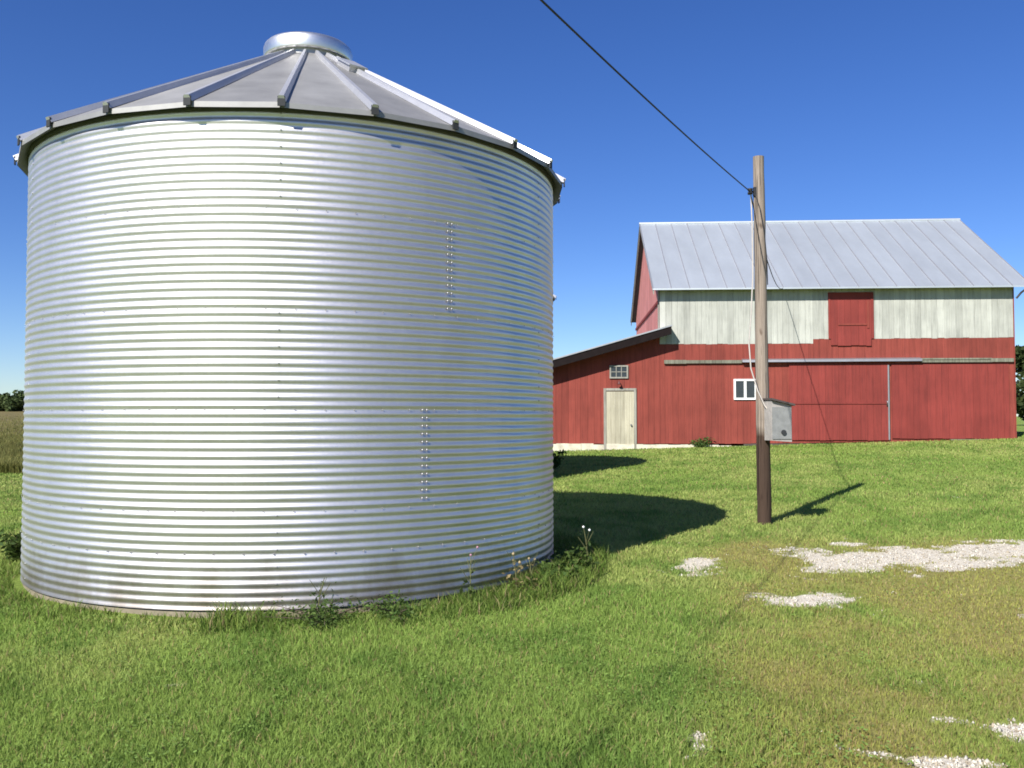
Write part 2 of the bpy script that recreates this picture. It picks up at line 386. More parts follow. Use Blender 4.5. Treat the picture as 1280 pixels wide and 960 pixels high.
# rough unmown fringe round the bins and along the barn footing
def ring_pts(c, n, r0, r1, a0=0, a1=2 * np.pi):
    a = rng.uniform(a0, a1, n); r = r0 + (r1 - r0) * rng.uniform(0, 1, n) ** 1.6
    return c[0] + r * np.sin(a), c[1] - r * np.cos(a), a
fxs, fys, fa = ring_pts(BIN, 46000, 2.80, 3.32)
dens = fbm(fa * 4.0, fa * 0 + 3.3, 8, 4)
right = np.clip((np.sin(fa) - .0) * 2.5, 0, 1) * (np.cos(fa) > -.4)
lowp = np.exp(-((fa - 6.15) / .16) ** 2)          # trampled bare spot in front
k = rng.uniform(0, 1, len(fxs)) < np.clip((dens - .28) * 2.2 + .45 * right - .35 * lowp, .3, 1)
fxs, fys, dens, right = fxs[k], fys[k], dens[k], right[k]
n = len(fxs)
hh = (.03 + .11 * rng.uniform(0, 1, n) ** 1.3) * (.3 + 1.05 * np.clip((dens - .3) * 2.4, 0, 1) * (.5 + fbm(fxs * 5, fys * 5, 14, 3)) + .1 * right) 
c1 = np.array([.075, .14, .022]); c2 = np.array([.19, .25, .055]); c3 = np.array([.25, .21, .10])
q = rng.uniform(0, 1, (n, 1)); col = c1 * (1 - q) + c2 * q; col = np.where(rng.uniform(0, 1, (n, 1)) < .1, c3, col) * rng.uniform(.65, 1.3, (n, 1))
o = blades('rough_grass', np.stack([fxs, fys, height(fxs, fys)], 1), hh, .007 * rng.uniform(.6, 1.5, n), rng.uniform(.2, .9, n), rng.uniform(0, 2 * np.pi, n), col, M['grass'])
tag(o, 'unmown darker grass fringing the foot of the corrugated grain bin', 'grass', None, 'stuff')
# limestone chips
def stones():
    N0 = 60000
    x = np.concatenate([rng.uniform(0.5, 9.5, N0), rng.uniform(.6, 3.4, 22000)]); y = np.concatenate([rng.uniform(7, 11.6, N0), rng.uniform(3.9, 5.6, 22000)])
    g = gravel(x, y); k = rng.uniform(0, 1, len(x)) < g * .9
    x, y = x[k], y[k]; sel = rng.permutation(len(x))[:20000]; x, y = x[sel], y[sel]; n = len(x); s = rng.uniform(.004, .012, n) * np.where(rng.uniform(0, 1, n) < .06, 1.8, 1)
    T = np.array([[1, 0, 0], [-.5, .87, 0], [-.5, -.87, 0], [.1, 0, .9], [-.2, .1, -.5]])
    F = np.array([[0, 1, 3], [1, 2, 3], [2, 0, 3], [1, 0, 4], [2, 1, 4], [0, 2, 4]])
    V = T[None] * s[:, None, None] * rng.uniform(.6, 1.35, (n, 5, 1)); a = rng.uniform(0, 6.28, n)
    ca, sa = np.cos(a)[:, None], np.sin(a)[:, None]
    V = np.stack([V[..., 0] * ca - V[..., 1] * sa, V[..., 0] * sa + V[..., 1] * ca, V[..., 2]], -1)
    V[..., 0] += x[:, None]; V[..., 1] += y[:, None]; V[..., 2] += (height(x, y) + s * .25)[:, None]
    L = (np.arange(n)[:, None, None] * 5 + F[None]).ravel()
    c = np.where(rng.uniform(0, 1, (n, 1)) < .3, np.array([.40, .34, .25]), np.array([.59, .55, .47])) * rng.uniform(.6, 1.15, (n, 1))
    m, nt, bs = nodes('limestone_chip'); at = nt.nodes.new('ShaderNodeAttribute'); at.attribute_name = 'col'
    nt.links.new(at.outputs['Color'], bs.inputs['Base Color']); bs.inputs['Roughness'].default_value = .9
    o = np_mesh('gravel_stones', V.reshape(-1, 3), L, np.arange(n * 6) * 3, np.full(n * 6, 3), m, np.repeat(c, 5, 0))
    tag(o, 'pale crushed limestone showing through the worn grass lane', 'gravel', None, 'stuff')
stones()
# standing crop in the field
n = 100000
cy = 25 + (rng.uniform(0, 1, n) ** 2.4) * 160; sl = rng.uniform(-.80, -.44, n); cx = cy * sl
k = (cx < -9.6); cx, cy = cx[k], cy[k]; n = len(cx)
q = rng.uniform(0, 1, (n, 1)); pt = fbm(cx * .25, cy * .25, 4)[:, None]
col = (np.array([.20, .18, .06]) * q + np.array([.13, .15, .042]) * (1 - q)) * (.6 + .8 * pt)
o = blades('crop_plants', np.stack([cx, cy, height(cx, cy)], 1), rng.uniform(.18, .42, n), .018 * np.maximum(1, cy / 28), rng.uniform(.1, .6, n), rng.uniform(0, 6.28, n), col, M['grass'])
tag(o, 'browning bean crop standing in the field at far left', 'crop', None, 'stuff')

# ------------------------------------------------------------------ grain bin
def corr_ring(z0, ncorr, seams, lap=.0004, steps=8, amp=.0044, pitch=.0677):
    """one course of corrugated sheets, with sheet laps as small steps"""
    th = []
    base = np.linspace(0, 2 * np.pi, 241)[:-1]
    seam = np.array(sorted(np.mod(np.radians(seams), 2 * np.pi)))
    cols = sorted(list(base) + [s for s in seam] + [s + .005 for s in seam])
    prev = seam[-1] - 2 * np.pi
    rad = []
    for t in cols:
        prior = [s for s in seam if s < t - 1e-6]
        last = prior[-1] if prior else seam[-1] - 2 * np.pi
        nxt = [s for s in seam if s >= t - 1e-6]; nx_ = nxt[0] if nxt else seam[0] + 2 * np.pi
        rad.append(lap * (t - last) / (nx_ - last))
    m = ncorr * steps + 1
    zz = z0 + np.arange(m) * pitch / steps
    prof = BR + amp * np.cos(2 * np.pi * np.arange(m) / steps)
    vs = []; fs = []; nc = len(cols)
    for i in range(m):
        for j, t in enumerate(cols):
            r = prof[i] + rad[j]; vs.append((r * math.sin(t), -r * math.cos(t), zz[i]))
    for i in range(m - 1):
        for j in range(nc):
            fs.append((i * nc + j, i * nc + (j + 1) % nc, (i + 1) * nc + (j + 1) % nc, (i + 1) * nc + j))
    b = MB(); b.add(vs, fs, .5, True)
    tone = [random.uniform(.38, .62) for _ in range(len(seam) + 1)]
    ct = [tone[sum(1 for q in seam if q < t - .003) % len(seam)] for t in cols]; b.t = ct * m
    return b
def bolt(b, t, z, r=.010, out=.010):
    R0 = BR + .006; c = Vector((math.sin(t), -math.cos(t), 0)); a = Vector((math.cos(t), math.sin(t), 0)); up = Vector((0, 0, 1)); p = c * R0 + up * z
    vs = []; 
    for (rr_, oo) in ((r * 1.25, 0), (r * 1.2, out * .45), (r * .7, out)):
        for k in range(6): q = k * math.pi / 3; vs.append(p + c * oo + (a * math.cos(q) + up * math.sin(q)) * rr_)
    fs = [(i * 6 + k, i * 6 + (k + 1) % 6, (i + 1) * 6 + (k + 1) % 6, (i + 1) * 6 + k) for i in range(2) for k in range(6)] + [tuple(range(12, 18))]
    b.add(vs, fs, .5, False)
RING_H = 12 * .0677; BASE_Z = .06
def make_bin(loc):
    root = empty('grain_bin', loc)
    s = MB(); s.lathe([(.01, -.35), (2.71, -.35), (2.712, .04), (2.70, .056), (.01, .056)], 96); s.build('concrete_pad', M['concrete'], root)
    SE = [[a + 60 * k for k in range(6)] for a in (8.8, 34.3, 8.8, 39.5, 8.8)]
    spots = []
    for i in range(5):
        z0 = BASE_Z + i * RING_H
        ring = corr_ring(z0, 12, SE[i]).build('wall_ring', M['bin'], root)
        for sdeg in SE[i]:
            for kk in range(12):
                if i in (1, 3):
                    for dt in ((-.55, .35) if not -45 < (sdeg + 180) % 360 - 180 < 0 else ()): spots.append((sdeg + dt, z0 + (kk + .5) * .0677, 1 if sdeg in (34.3, 39.5) else .5, sdeg in (34.3, 39.5)))
                elif kk % 2 == 0: spots.append((sdeg - .3, z0 + (kk + 1) * .0677, .55, False))
        for q in range(72):
            if i < 4: spots.append((q * 5 + 1.2, z0 + RING_H - .0677 * .5, .45, False))
            if i == 0: spots.append((q * 5 + 3, z0 + 6.5 * .0677, .55, False))
    rest = MB(); proto = None
    pb = MB(); bolt(pb, 0, 0, .0085, .009)
    for (deg, z, k_, big) in spots:
        if big:
            if proto is None: o = proto = pb.build('bolt', M['bolt'], root)
            else: o = proto.copy(); COL.objects.link(o); o.parent = root
            o.location = (0, 0, z); o.rotation_euler = (0, 0, R(deg))
        else: bolt(rest, R(deg), z, .0105 * k_, .011 * k_)
    tag(rest.build('seam_bolts', M['bolt'], root), kind='stuff')
    WT = BASE_Z + 5 * RING_H     # wall top
    RE, ZE, RI, ZI = 2.835, WT - .012, .40, WT - .012 + (2.835 - .40) * math.tan(R(29.8))
    NR = 24; off = R(-6.2)
    tilt = math.atan2(ZI - ZE, RE - RI)
    r = MB()
    def pt(rad, a, z): return (rad * math.sin(a), -rad * math.cos(a), z)
    for q in range(NR):
        a0 = off + 2 * math.pi * q / NR; a1 = off + 2 * math.pi * (q + 1) / NR; tn = random.random()
        seg = 6
        top0 = []; top1 = []
        for i in range(seg + 1):
            f = i / seg; rad = RE + (RI - RE) * f; z = ZE + (ZI - ZE) * f + random.uniform(-.004, .004)
            top0.append(pt(rad, a0, z)); top1.append(pt(rad, a1, z))
        vs = top0 + top1; fs = [(i, seg + 1 + i, seg + 2 + i, i + 1) for i in range(seg)]
        r.add(vs, fs, tn, False)
        # underside and turned-down eave lip
        lo0 = pt(RE, a0, ZE - .045); lo1 = pt(RE, a1, ZE - .045)
        r.add([top0[0], top1[0], lo1, lo0], [(0, 3, 2, 1)], tn)
        r.add([pt(RE - .004, a0, ZE - .045), pt(RE - .004, a1, ZE - .045), pt(RI, a1, ZI - .03), pt(RI, a0, ZI - .03)], [(0, 3, 2, 1)], tn, m=1)
    roof = r.build('roof', [M['bin_roof'], M['under']], root)
    # eave angle closing the gap between the wall and the roof
    e = MB(); e.lathe([(BR + .012, WT - .055), (BR + .012, WT + .02), (BR - .06, WT + .05)], 96); e.build('eave_angle', M['under'], root)  # darkened metal here paints in the shade below the eave
    for q in range(NR):
        a = off + 2 * math.pi * q / NR
        out = Vector((math.sin(a), -math.cos(a), 0)); side = Vector((math.cos(a), math.sin(a), 0))
        sl = (-out * math.cos(tilt) + Vector((0, 0, 1)) * math.sin(tilt)); nn = side.cross(sl).normalized()
        if nn.z < 0: nn = -nn
        p0 = out * (RE + .012) + Vector((0, 0, ZE - .004)); p1 = out * (RI + .04) + Vector((0, 0, ZI - .03))
        b = MB()
        for (p, w0, w1, hgt, dst, w2, h2) in ((p0, .036, .020, .052, p1, .020, .045),):
            c = [p - side * w0, p + side * w0, p + side * w1 + nn * hgt, p - side * w1 + nn * hgt]
            d = [dst - side * w2, dst + side * w2, dst + side * .012 + nn * h2, dst - side * .012 + nn * h2]
            b.add(c + d, [(0, 1, 2, 3), (7, 6, 5, 4), (0, 4, 5, 1), (1, 5, 6, 2), (2, 6, 7, 3), (3, 7, 4, 0)])
        rib = b.build('roof_rib', M['rib'], root)
        c = MB(); MM = Matrix((( side.x, out.x, 0, p0.x), (side.y, out.y, 0, p0.y), (0, 0, 1, p0.z), (0, 0, 0, 1)))
        c.box(-.030, .030, .002, .014, -.035, .042, .5, MM)
        c.build('rib_end', M['dark'], rib)  # solid block, the shade inside a hollow rib put into its dark colour
    # roof collar and lid
    c = MB(); c.lathe([(.43, ZI - .10), (.43, ZI + .06)], 48); c.build('fill_collar', M['greytin'], root)
    c = MB(); c.lathe([(.455, ZI + .035), (.478, ZI + .035), (.485, ZI + .05), (.485, ZI + .15), (.475, ZI + .18), (.455, ZI + .20), (.40, ZI + .22), (.2, ZI + .245), (.001, ZI + .25)], 64)
    c.lathe([(.001, ZI + .04), (.455, ZI + .035)], 64)
    c.build('fill_lid', M['cap'], root)
    # hatches lying on the roof panels
    for (a, rad, wd, ln) in ((R(38.5), .98, .17, .30), (R(-79), 1.62, .2, .3)):
        out = Vector((math.sin(a), -math.cos(a), 0)); side = Vector((math.cos(a), math.sin(a), 0)); sl = (-out * math.cos(tilt) + Vector((0, 0, 1)) * math.sin(tilt)); nn = side.cross(sl)
        if nn.z < 0: nn = -nn
        p = out * rad + Vector((0, 0, ZE + (RE - rad) * math.tan(tilt)))
        MM = Matrix(((side.x, sl.x, nn.x, p.x), (side.y, sl.y, nn.y, p.y), (side.z, sl.z, nn.z, p.z), (0, 0, 0, 1)))
        b = MB(); b.box(-wd / 2, wd / 2, -ln / 2, ln / 2, -.03, .05, .5, MM); hb = b.build('roof_hatch', M['rib'], root)
        b = MB(); b.box(-wd / 2 - .02, wd / 2 + .02, -ln / 2 - .02, ln / 2 + .02, .052, .068, .5, MM); b.build('hatch_lid', M['rib'], hb)
    return root
bin1 = make_bin((BIN[0], BIN[1], 0.0))
tag(bin1, 'large round corrugated galvanized grain bin with ribbed conical roof on the lawn', 'grain bin', 'grain bins')
bin2 = copy_tree(bin1); bin2.location = (BIN2[0], BIN2[1], hz(*BIN2) - .02); bin2.rotation_euler = (0, 0, R(5))
tag(bin2, 'second grain bin hidden behind the large one, only its eave tip showing', 'grain bin', 'grain bins')

# ------------------------------------------------------------------ barn (local x along the front, y away from camera)
BA = (4.955, 30.0)
barn = empty('barn', (BA[0], BA[1], 0), R(-3.47))
tag(barn, 'red board barn with whitewashed upper band, grey tin roof and lean-to', 'barn')
W, D = 11.5, 9.6
EAVE, RIDGE, OV = 5.83, 9.10, .40
SL = (RIDGE - EAVE) / (D / 2 + OV)
def siding(x0, x1, zb, zt, y=0, bw=.21, f=None, thick=.022, jit=.004):
    b = MB(); x = x0
    while x < x1 - 1e-4:
        e = min(x1, x + bw * random.uniform(.8, 1.2))
        if x1 - e < .06: e = x1
        j = random.uniform(0, jit); a0, a1 = x + .0025, e - .0025
        db = random.uniform(-.012, .012)
        c = [(a0, y - thick - j, zb(a0) + db), (a1, y - thick - j, zb(a1) + db), (a1, y, zb(a1)), (a0, y, zb(a0)), (a0, y - thick - j, zt(a0)), (a1, y - thick - j, zt(a1)), (a1, y, zt(a1)), (a0, y, zt(a0))]
        if f: c = [f(p) for p in c]
        b.hexa(c, random.random()); x = e
    b2 = [(x0, y + .002, zb(x0)), (x1, y + .002, zb(x1)), (x1, y + .002, zt(x1)), (x0, y + .002, zt(x0))]
    if f: b2 = [f(p) for p in b2]
    b.add(b2, [(0, 1, 2, 3)], 0.0)
    return b
def gl(u): # ground level on barn front
    th = R(3.47); return hz(BA[0] + u * math.cos(th), BA[1] - u * math.sin(th))
STEP = lambda u: 4.00 if u < 5.05 else 4.15
SILL = lambda u: np.interp(u, [-8, 2.6, 4.2, 12], [.66, .68, .70, .80])
roofz = lambda d: EAVE + SL * (OV + (d if d < D / 2 else D - d)) - .07
LT_TOP, LT_S = 4.36, .283
ltz = lambda u: LT_TOP + LT_S * u          # underside line of the lean-to roof (u <= 0)
LTL = -7.2
siding(0, 5.05, SILL, lambda u: 4.00).build('front_wall', M['red'], barn)
siding(5.05, W, SILL, lambda u: 4.15 + .003 * (u - 5)).build('front_wall', M['red'], barn)
siding(0, 5.05, lambda u: 4.003, lambda u: roofz(0), bw=.19).build('upper_wall', M['white'], barn)
siding(5.05, W, lambda u: 4.153 + .003 * (u - 5), lambda u: roofz(0), bw=.19).build('upper_wall', M['white'], barn)
siding(LTL, -.003, SILL, lambda u: ltz(u) - .02).build('lean_to_wall', M['red'], barn)
# gables and back
gab = lambda p: (p[1] * 1.0 + 0, p[0], p[2])
siding(0.0, D, lambda d: .3, lambda d: 5.45, 0, f=lambda p: (p[1], p[0], p[2])).build('gable_wall', M['red_gable'], barn)
def gable_top(d): return roofz(d) - .02
def gable(xoff, sgn):
    b = MB()
    for (a, e) in ((0, D / 2), (D / 2, D)):
        s = siding(a, e, lambda d: 5.45, gable_top, 0, f=lambda p: (xoff + sgn * (p[1] + .03 * (sgn > 0 or 1)) if 0 else xoff + sgn * p[1], p[0], p[2]))
        b.add(s.v, s.f); b.t[-len(s.t):] = s.t
    return b
gable(-.012, 1).build('gable_wall', M['red_gable'], barn)
siding(0.0, D, lambda d: .3, lambda d: 5.45, 0, f=lambda p: (W - p[1], p[0], p[2])).build('gable_wall', M['red'], barn)
gable(W + .012, -1).build('gable_wall', M['red'], barn)
siding(0, W, lambda u: .3, lambda u: roofz(D), 0, f=lambda p: (p[0], D - p[1], p[2])).build('back_wall', M['red'], barn)
siding(LTL, -.05, lambda u: .2, lambda u: ltz(u) - .02, 0, f=lambda p: (p[0], D - p[1], p[2])).build('lean_to_wall', M['red'], barn)
siding(0, D, lambda d: .2, lambda d: ltz(LTL) - .02, 0, f=lambda p: (LTL + p[1], p[0], p[2])).build('lean_to_wall', M['red'], barn)
# foundation
b = MB()
for i in range(24):
    u0 = LTL + (2.75 - LTL) * i / 24; u1 = LTL + (2.75 - LTL) * (i + 1) / 24 - .001
    jz = random.uniform(-.02, .02) if i < 21 else -.02 * (i - 20)
    b.box(u0, u1, -.075 + random.uniform(-.012, .012), .3, -.3, min(SILL(u0), .665) - .006 + jz, random.random())
b.build('foundation', M['found'], barn)
b = MB(); b.box(2.752, W, -.015, .3, -.3, .69, .5); b.build('foundation', M['soffit'], barn)
b = MB(); b.box(9.4, 11.3, -.16, -.03, .5, .845); b.build('door_sill', M['concrete'], barn)
# main roof: two slopes of tin with standing seams, parapet-free rake
RU0, RU1 = -.26, W + .42
def slope_pts(u, d, off): # front slope: d from -OV to D/2
    return EAVE + SL * (OV + d) + off
b = MB()
ns = 20; us = np.linspace(RU0, RU1, ns + 1)
for sgn in (0, 1):
    mp = (lambda d: d) if sgn == 0 else (lambda d: D - d)
    for i in range(ns):
        u0, u1 = us[i], us[i + 1]; t = random.uniform(.38, .62); dz = random.uniform(0, .006)
        rows = 8; vs = []
        for j in range(rows + 1):
            d = -OV + (D / 2 + OV) * j / rows
            for u in (u0, u1): vs.append((u, mp(d), slope_pts(u, d, dz + random.uniform(-.004, .004))))
        fs = [(2 * j, 2 * j + 1, 2 * j + 3, 2 * j + 2) for j in range(rows)]
        if sgn: fs = [f[::-1] for f in fs]
        b.add(vs, fs, t)
        # under face and edges
        und = [(u0, mp(-OV), EAVE - .05), (u1, mp(-OV), EAVE - .05), (u1, mp(D / 2), RIDGE - .055), (u0, mp(D / 2), RIDGE - .055)]
        b.add(und, [(3, 2, 1, 0) if not sgn else (0, 1, 2, 3)], t, m=1)
        b.add([(u0, mp(-OV - .002), EAVE + .004), (u1, mp(-OV - .002), EAVE + .004), (u1, mp(-OV - .002), EAVE - .05), (u0, mp(-OV - .002), EAVE - .05)], [(0, 3, 2, 1)], t)
    for u in (RU0, RU1):
        b.add([(u, mp(-OV), EAVE + .01), (u, mp(D / 2), RIDGE + .01), (u, mp(D / 2), RIDGE - .055), (u, mp(-OV), EAVE - .05)], [(0, 1, 2, 3)], .5)
    for i in range(ns + 1):
        u = us[i]; uu = min(max(u, RU0 + .012), RU1 - .012)
        c = []
        for d in (-OV - .004, D / 2 - .02):
            z = slope_pts(u, d, 0)
            c += [[(uu - .016, mp(d), z), (uu + .016, mp(d), z), (uu + .009, mp(d), z + .034), (uu - .009, mp(d), z + .034)]]
        b.add(c[0] + c[1], [(0, 1, 2, 3), (7, 6, 5, 4), (0, 4, 5, 1), (1, 5, 6, 2), (2, 6, 7, 3), (3, 7, 4, 0)], .3, m=2)
roof = b.build('roof', [M['barn_roof'], M['soffit'], M['seam']], barn)
b = MB(); b.tube([(RU0 - .01, D / 2, RIDGE + .015), (RU1 + .01, D / 2, RIDGE + .015)], .055, 8); b.build('ridge_cap', M['barn_roof'], roof)
# rake fascia on the gable ends, and a drip band across the left gable
for u in (RU0 + .02, RU1 - .05):
    b = MB()
    for sgn in (0, 1):
        mp = (lambda d: d) if sgn == 0 else (lambda d: D - d)
        c = []
        for d in (-OV + .02, D / 2): 
            z = slope_pts(0, d, -.058); c += [[(u, mp(d), z - .15), (u + .03, mp(d), z - .15), (u + .03, mp(d), z), (u, mp(d), z)]]
        b.add(c[0] + c[1], [(0, 1, 2, 3), (7, 6, 5, 4), (0, 4, 5, 1), (1, 5, 6, 2), (2, 6, 7, 3), (3, 7, 4, 0)], .4)
    b.build('rake_board', M['greytrim'], barn)
b = MB(); b.box(-.075, -.028, .02, D - .02, 5.38, 5.47, .2); b.build('drip_board', M['red_door'], barn)
b = MB(); b.box(-.05, -.024, -.045, .09, 4.45, roofz(0) - .05, .7); b.build('corner_board', M['greytrim'], barn)
b = MB(); b.box(W + .002, W + .028, -.045, .09, .7, roofz(0) - .05, .8); b.build('corner_board', M['red'], barn)
# lean-to roof
def slab(b, u0, u1, d0, d1, top0, top1, th, m=0):
    b.hexa([(u0, d0, top0 - th), (u1, d0, top1 - th), (u1, d1, top1 - th), (u0, d1, top0 - th), (u0, d0, top0), (u1, d0, top1), (u1, d1, top1), (u0, d1, top0)], .5, m)
LO = .52
b = MB(); slab(b, LTL - .4, -.028, -LO, D + .3, ltz(LTL - .4) + .10, ltz(-.028) + .10, .10, 1)
slab(b, LTL - .43, -.028, -LO - .06, D + .33, ltz(LTL - .43) + .15, ltz(-.028) + .15, .048, 0)
slab(b, -.028, .33, -LO, -.055, ltz(-.028) + .10, ltz(.33) + .10, .10, 1); slab(b, -.028, .35, -LO - .06, -.055, ltz(-.028) + .15, ltz(.35) + .15, .048, 0)
lt = b.build('lean_to_roof', [M['greytin'], M['soffit']], barn)
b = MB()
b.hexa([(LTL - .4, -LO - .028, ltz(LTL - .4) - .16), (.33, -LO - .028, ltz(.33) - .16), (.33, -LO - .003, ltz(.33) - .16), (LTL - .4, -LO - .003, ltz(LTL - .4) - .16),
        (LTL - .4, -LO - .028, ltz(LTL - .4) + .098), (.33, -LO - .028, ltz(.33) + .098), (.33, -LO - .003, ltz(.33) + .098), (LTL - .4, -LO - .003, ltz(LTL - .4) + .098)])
b.build('rake_board', M['edge_shade'], lt)  # board coloured near-black to carry the shadow band below the roof edge
# hay door
b = siding(5.62, 6.93, lambda u: 3.93, lambda u: 5.44, -.05, .22)
hd = b.build('hay_door', M['red_door'], barn)
b = MB(); b.box(5.85, 6.78, -.098, -.078, 4.60, 4.66); b.build('brace', M['red'], hd); b = MB(); b.box(6.79, 6.86, -.098, -.078, 4.5, 5.42); b.build('brace', M['red'], hd)
b = MB(); b.box(5.60, 6.95, -.047, -.026, 5.45, 5.70); b.box(5.55, 5.617, -.06, -.03, 4.16, 5.7, .9); b.box(6.933, 7.02, -.06, -.03, 4.16, 5.7, .2); b.build('hay_door_frame', M['red_door'], barn)
# sliding doors and their track
def sl_door(u0, u1, zb, zt, y, mid):
    d = siding(u0, u1, lambda u: zb, lambda u: zt, y, .23).build('sliding_door', M['red_door'], barn)
    if mid:
        b = MB(); b.box(u0 + .02, u1 - .02, y - .048, y - .028, mid - .025, mid + .025, .1); b.build('brace', M['red_door'], d)
        b = MB(); b.box(u1 - .05, u1 - .005, y - .055, y - .028, zb + .02, zt - .05, .9); b.build('edge_strip', M['track'], d)
        b = MB(); b.tube([(u1 - .09, y - .03, mid - .09), (u1 - .09, y - .09, mid - .06), (u1 - .09, y - .09, mid + .06), (u1 - .09, y - .03, mid + .09)], .014, 6); b.build('handle', M['steel'], d)
    return d
sl_door(4.25, 7.48, .80, 3.33, -.045, 2.02)
sl_door(7.56, 11.3, .86, 3.30, -.045, None)
b = MB(); b.box(4.2, 7.5, -.04, -.028, 3.34, 3.345); 
b = MB(); b.box(.14, .86, -.11, -.03, 3.345, 3.47, .7); b.build('door_track', M['olive'], barn)
b = MB(); b.box(.863, 2.70, -.10, -.03, 3.355, 3.46, .4); b.build('door_track', M['olive'], barn)
b = MB(); b.hexa([(2.70, -.20, 3.38), (8.50, -.20, 3.40), (8.50, -.03, 3.42), (2.70, -.03, 3.40), (2.70, -.19, 3.45), (8.50, -.19, 3.48), (8.50, -.03, 3.53), (2.70, -.03, 3.50)]); b.build('track_cover', M['track'], barn)
b = MB(); b.box(8.503, 10.75, -.13, -.03, 3.36, 3.50, .4); b.box(8.55, 10.7, -.15, -.132, 3.45, 3.50, .8); b.build('door_track', M['olive'], barn)
b = MB(); b.box(10.753, 11.46, -.11, -.03, 3.37, 3.49, .8); b.build('door_track', M['olive'], barn)
# entry door
b = MB()
for (x0, x1, z0, z1) in ((-1.88, -1.80, .46, 2.53), (-.87, -.79, .46, 2.53), (-1.80, -.87, 2.45, 2.53)): b.box(x0, x1, -.075, -.02, z0, z1, .8)
b.build('door_frame', M['greytrim'], barn)
dr = siding(-1.80, -.87, lambda u: .50, lambda u: 2.42, -.028, .155).build('door', M['cream'], barn)
b = MB(); b.tube([(-.97, -.055, 1.30), (-.97, -.10, 1.30)], .012, 6); b.lathe([(.001, 0), (.03, .005), (.035, .025), (.02, .045), (.001, .05)], 10)
b = MB(); b.tube([(-.97, -.05, 1.30), (-.97, -.08, 1.30), (-.97, -.085, 1.30), (-.97, -.12, 1.30)], [.012, .012, .032, .024], 10); b.build('door_knob', M['steel'], dr)
b = MB(); b.box(-1.95, -.72, -.32, -.078, .1, .475); b.build('door_step', M['concrete'], barn)
b = MB(); b.tube([(-1.37, -.03, 2.74), (-1.37, -.14, 2.78), (-1.37, -.19, 2.74)], .015, 6); b.lathe([(.02, 2.76), (.03, 2.72), (.075, 2.66), (.07, 2.655), (.001, 2.69)], 12, (-1.37, -.19)); b.build('door_lamp', M['lampred'], barn)
def window(x0, x1, z0, z1, fw, trim, cols, rows, bar=.03):
    b = MB(); y0, y1 = -.075, -.022
    b.box(x0, x1, y0, y1, z1 - fw, z1); b.box(x0, x1, y0, y1, z0, z0 + fw); b.box(x0, x0 + fw, y0, y1, z0 + fw, z1 - fw); b.box(x1 - fw, x1, y0, y1, z0 + fw, z1 - fw)
    wn = b.build('window', trim, barn)
    b = MB(); b.box(x0 + fw, x1 - fw, -.042, -.03, z0 + fw, z1 - fw); b.build('pane', M['glass'], wn)
    b = MB()
    for i in range(1, cols): x = x0 + fw + (x1 - x0 - 2 * fw) * i / cols; b.box(x - bar, x + bar, -.07, -.043, z0 + fw, z1 - fw)
    for i in range(1, rows): z = z0 + fw + (z1 - z0 - 2 * fw) * i / rows; b.box(x0 + fw, x1 - fw, -.06, -.043, z - .012, z + .012)
    if b.v: b.build('glazing_bar', trim, wn)
window(2.43, 3.18, 2.14, 2.83, .065, M['whitetrim'], 2, 1, .04)
window(-1.68, -1.06, 2.86, 3.30, .05, M['greytrim'], 3, 2, .012)
# gutter bracket and down-pipe at the right corner
b = MB(); b.tube([(W + .30, -.36, 5.75), (W + .18, -.2, 5.62), (W + .08, -.09, 5.45)], .035, 8); b.build('gutter_bracket', M['soffit'], barn)

# ------------------------------------------------------------------ utility pole, wires, box
PX, PY = 3.46, 12.4; PG = hz(PX, PY)
pole = empty('utility_pole', (PX, PY, PG)); tag(pole, 'weathered round wooden utility pole with a dark tarred butt on the lawn', 'utility pole')
b = MB(); hgt = 5.22 - PG; pts = []; rs = []
for i in range(25):
    f = i / 24; z = -.4 + (hgt + .4) * f
    pts.append((.02 - .035 * f + random.uniform(-.003, .003), random.uniform(-.003, .003), z)); rs.append(.100 - .026 * f + random.uniform(-.002, .002))
b.tube(pts, rs, 20); b.build('post', M['pole'], pole)
b = MB(); az = 4.72 - PG
b.tube([(-.07, -.02, az), (-.155, -.045, az)], .012, 8); b.lathe([(.001, az - .045), (.035, az - .04), (.035, az - .018), (.022, az), (.035, az + .018), (.035, az + .04), (.001, az + .045)], 12, (-.15, -.045)); b.box(-.10, -.06, -.06, .0, az - .06, az + .06); b.build('insulator', M['wire'], pole)
b = MB(); b.tube([(-.085, -.05, az - .03), (-.03, -.10, az - .25), (.03, -.092, az - .6), (.07, -.06, az - .95), (.088, -.02, az - 1.3)], .007, 6); b.build('ground_cable', M['wire'], pole)
AT = Vector((PX - .15, PY - .045, 4.72))
def catenary(a, b, sag, n=28):
    a, b = Vector(a), Vector(b)
    return [a.lerp(b, i / n) - Vector((0, 0, 4 * sag * (i / n) * (1 - i / n))) for i in range(n + 1)]
b = MB(); b.tube(catenary(AT, (-5.26, -6.0, 4.05), .22, 40), .008, 6); 
tag(b.build('overhead_wire', M['wire']), 'dark overhead wire sweeping from the upper left down to the pole', 'wire')
th = R(3.47); be = (BA[0] + 3.98 * math.cos(th) - .40 * math.sin(th), BA[1] - 3.98 * math.sin(th) - .40 * math.cos(th), 5.80)
b = MB(); b.tube(catenary(AT, be, .42, 36), .010, 6); tag(b.build('service_wire', M['wire']), 'thin dark wire running from the pole back to the barn eave', 'wire')
b = MB(); b.tube([AT + Vector((.01, 0, -.03)), AT + Vector((.02, -.02, -.5)), AT + Vector((.015, -.04, -1.2)), (3.29, 12.28, 3.0), (3.25, 12.26, 2.6), (3.27, 12.25, 2.25), (3.35, 12.22, 1.95), (3.44, 12.2, 1.74), (3.50, 12.2, 1.66)], .010, 6)
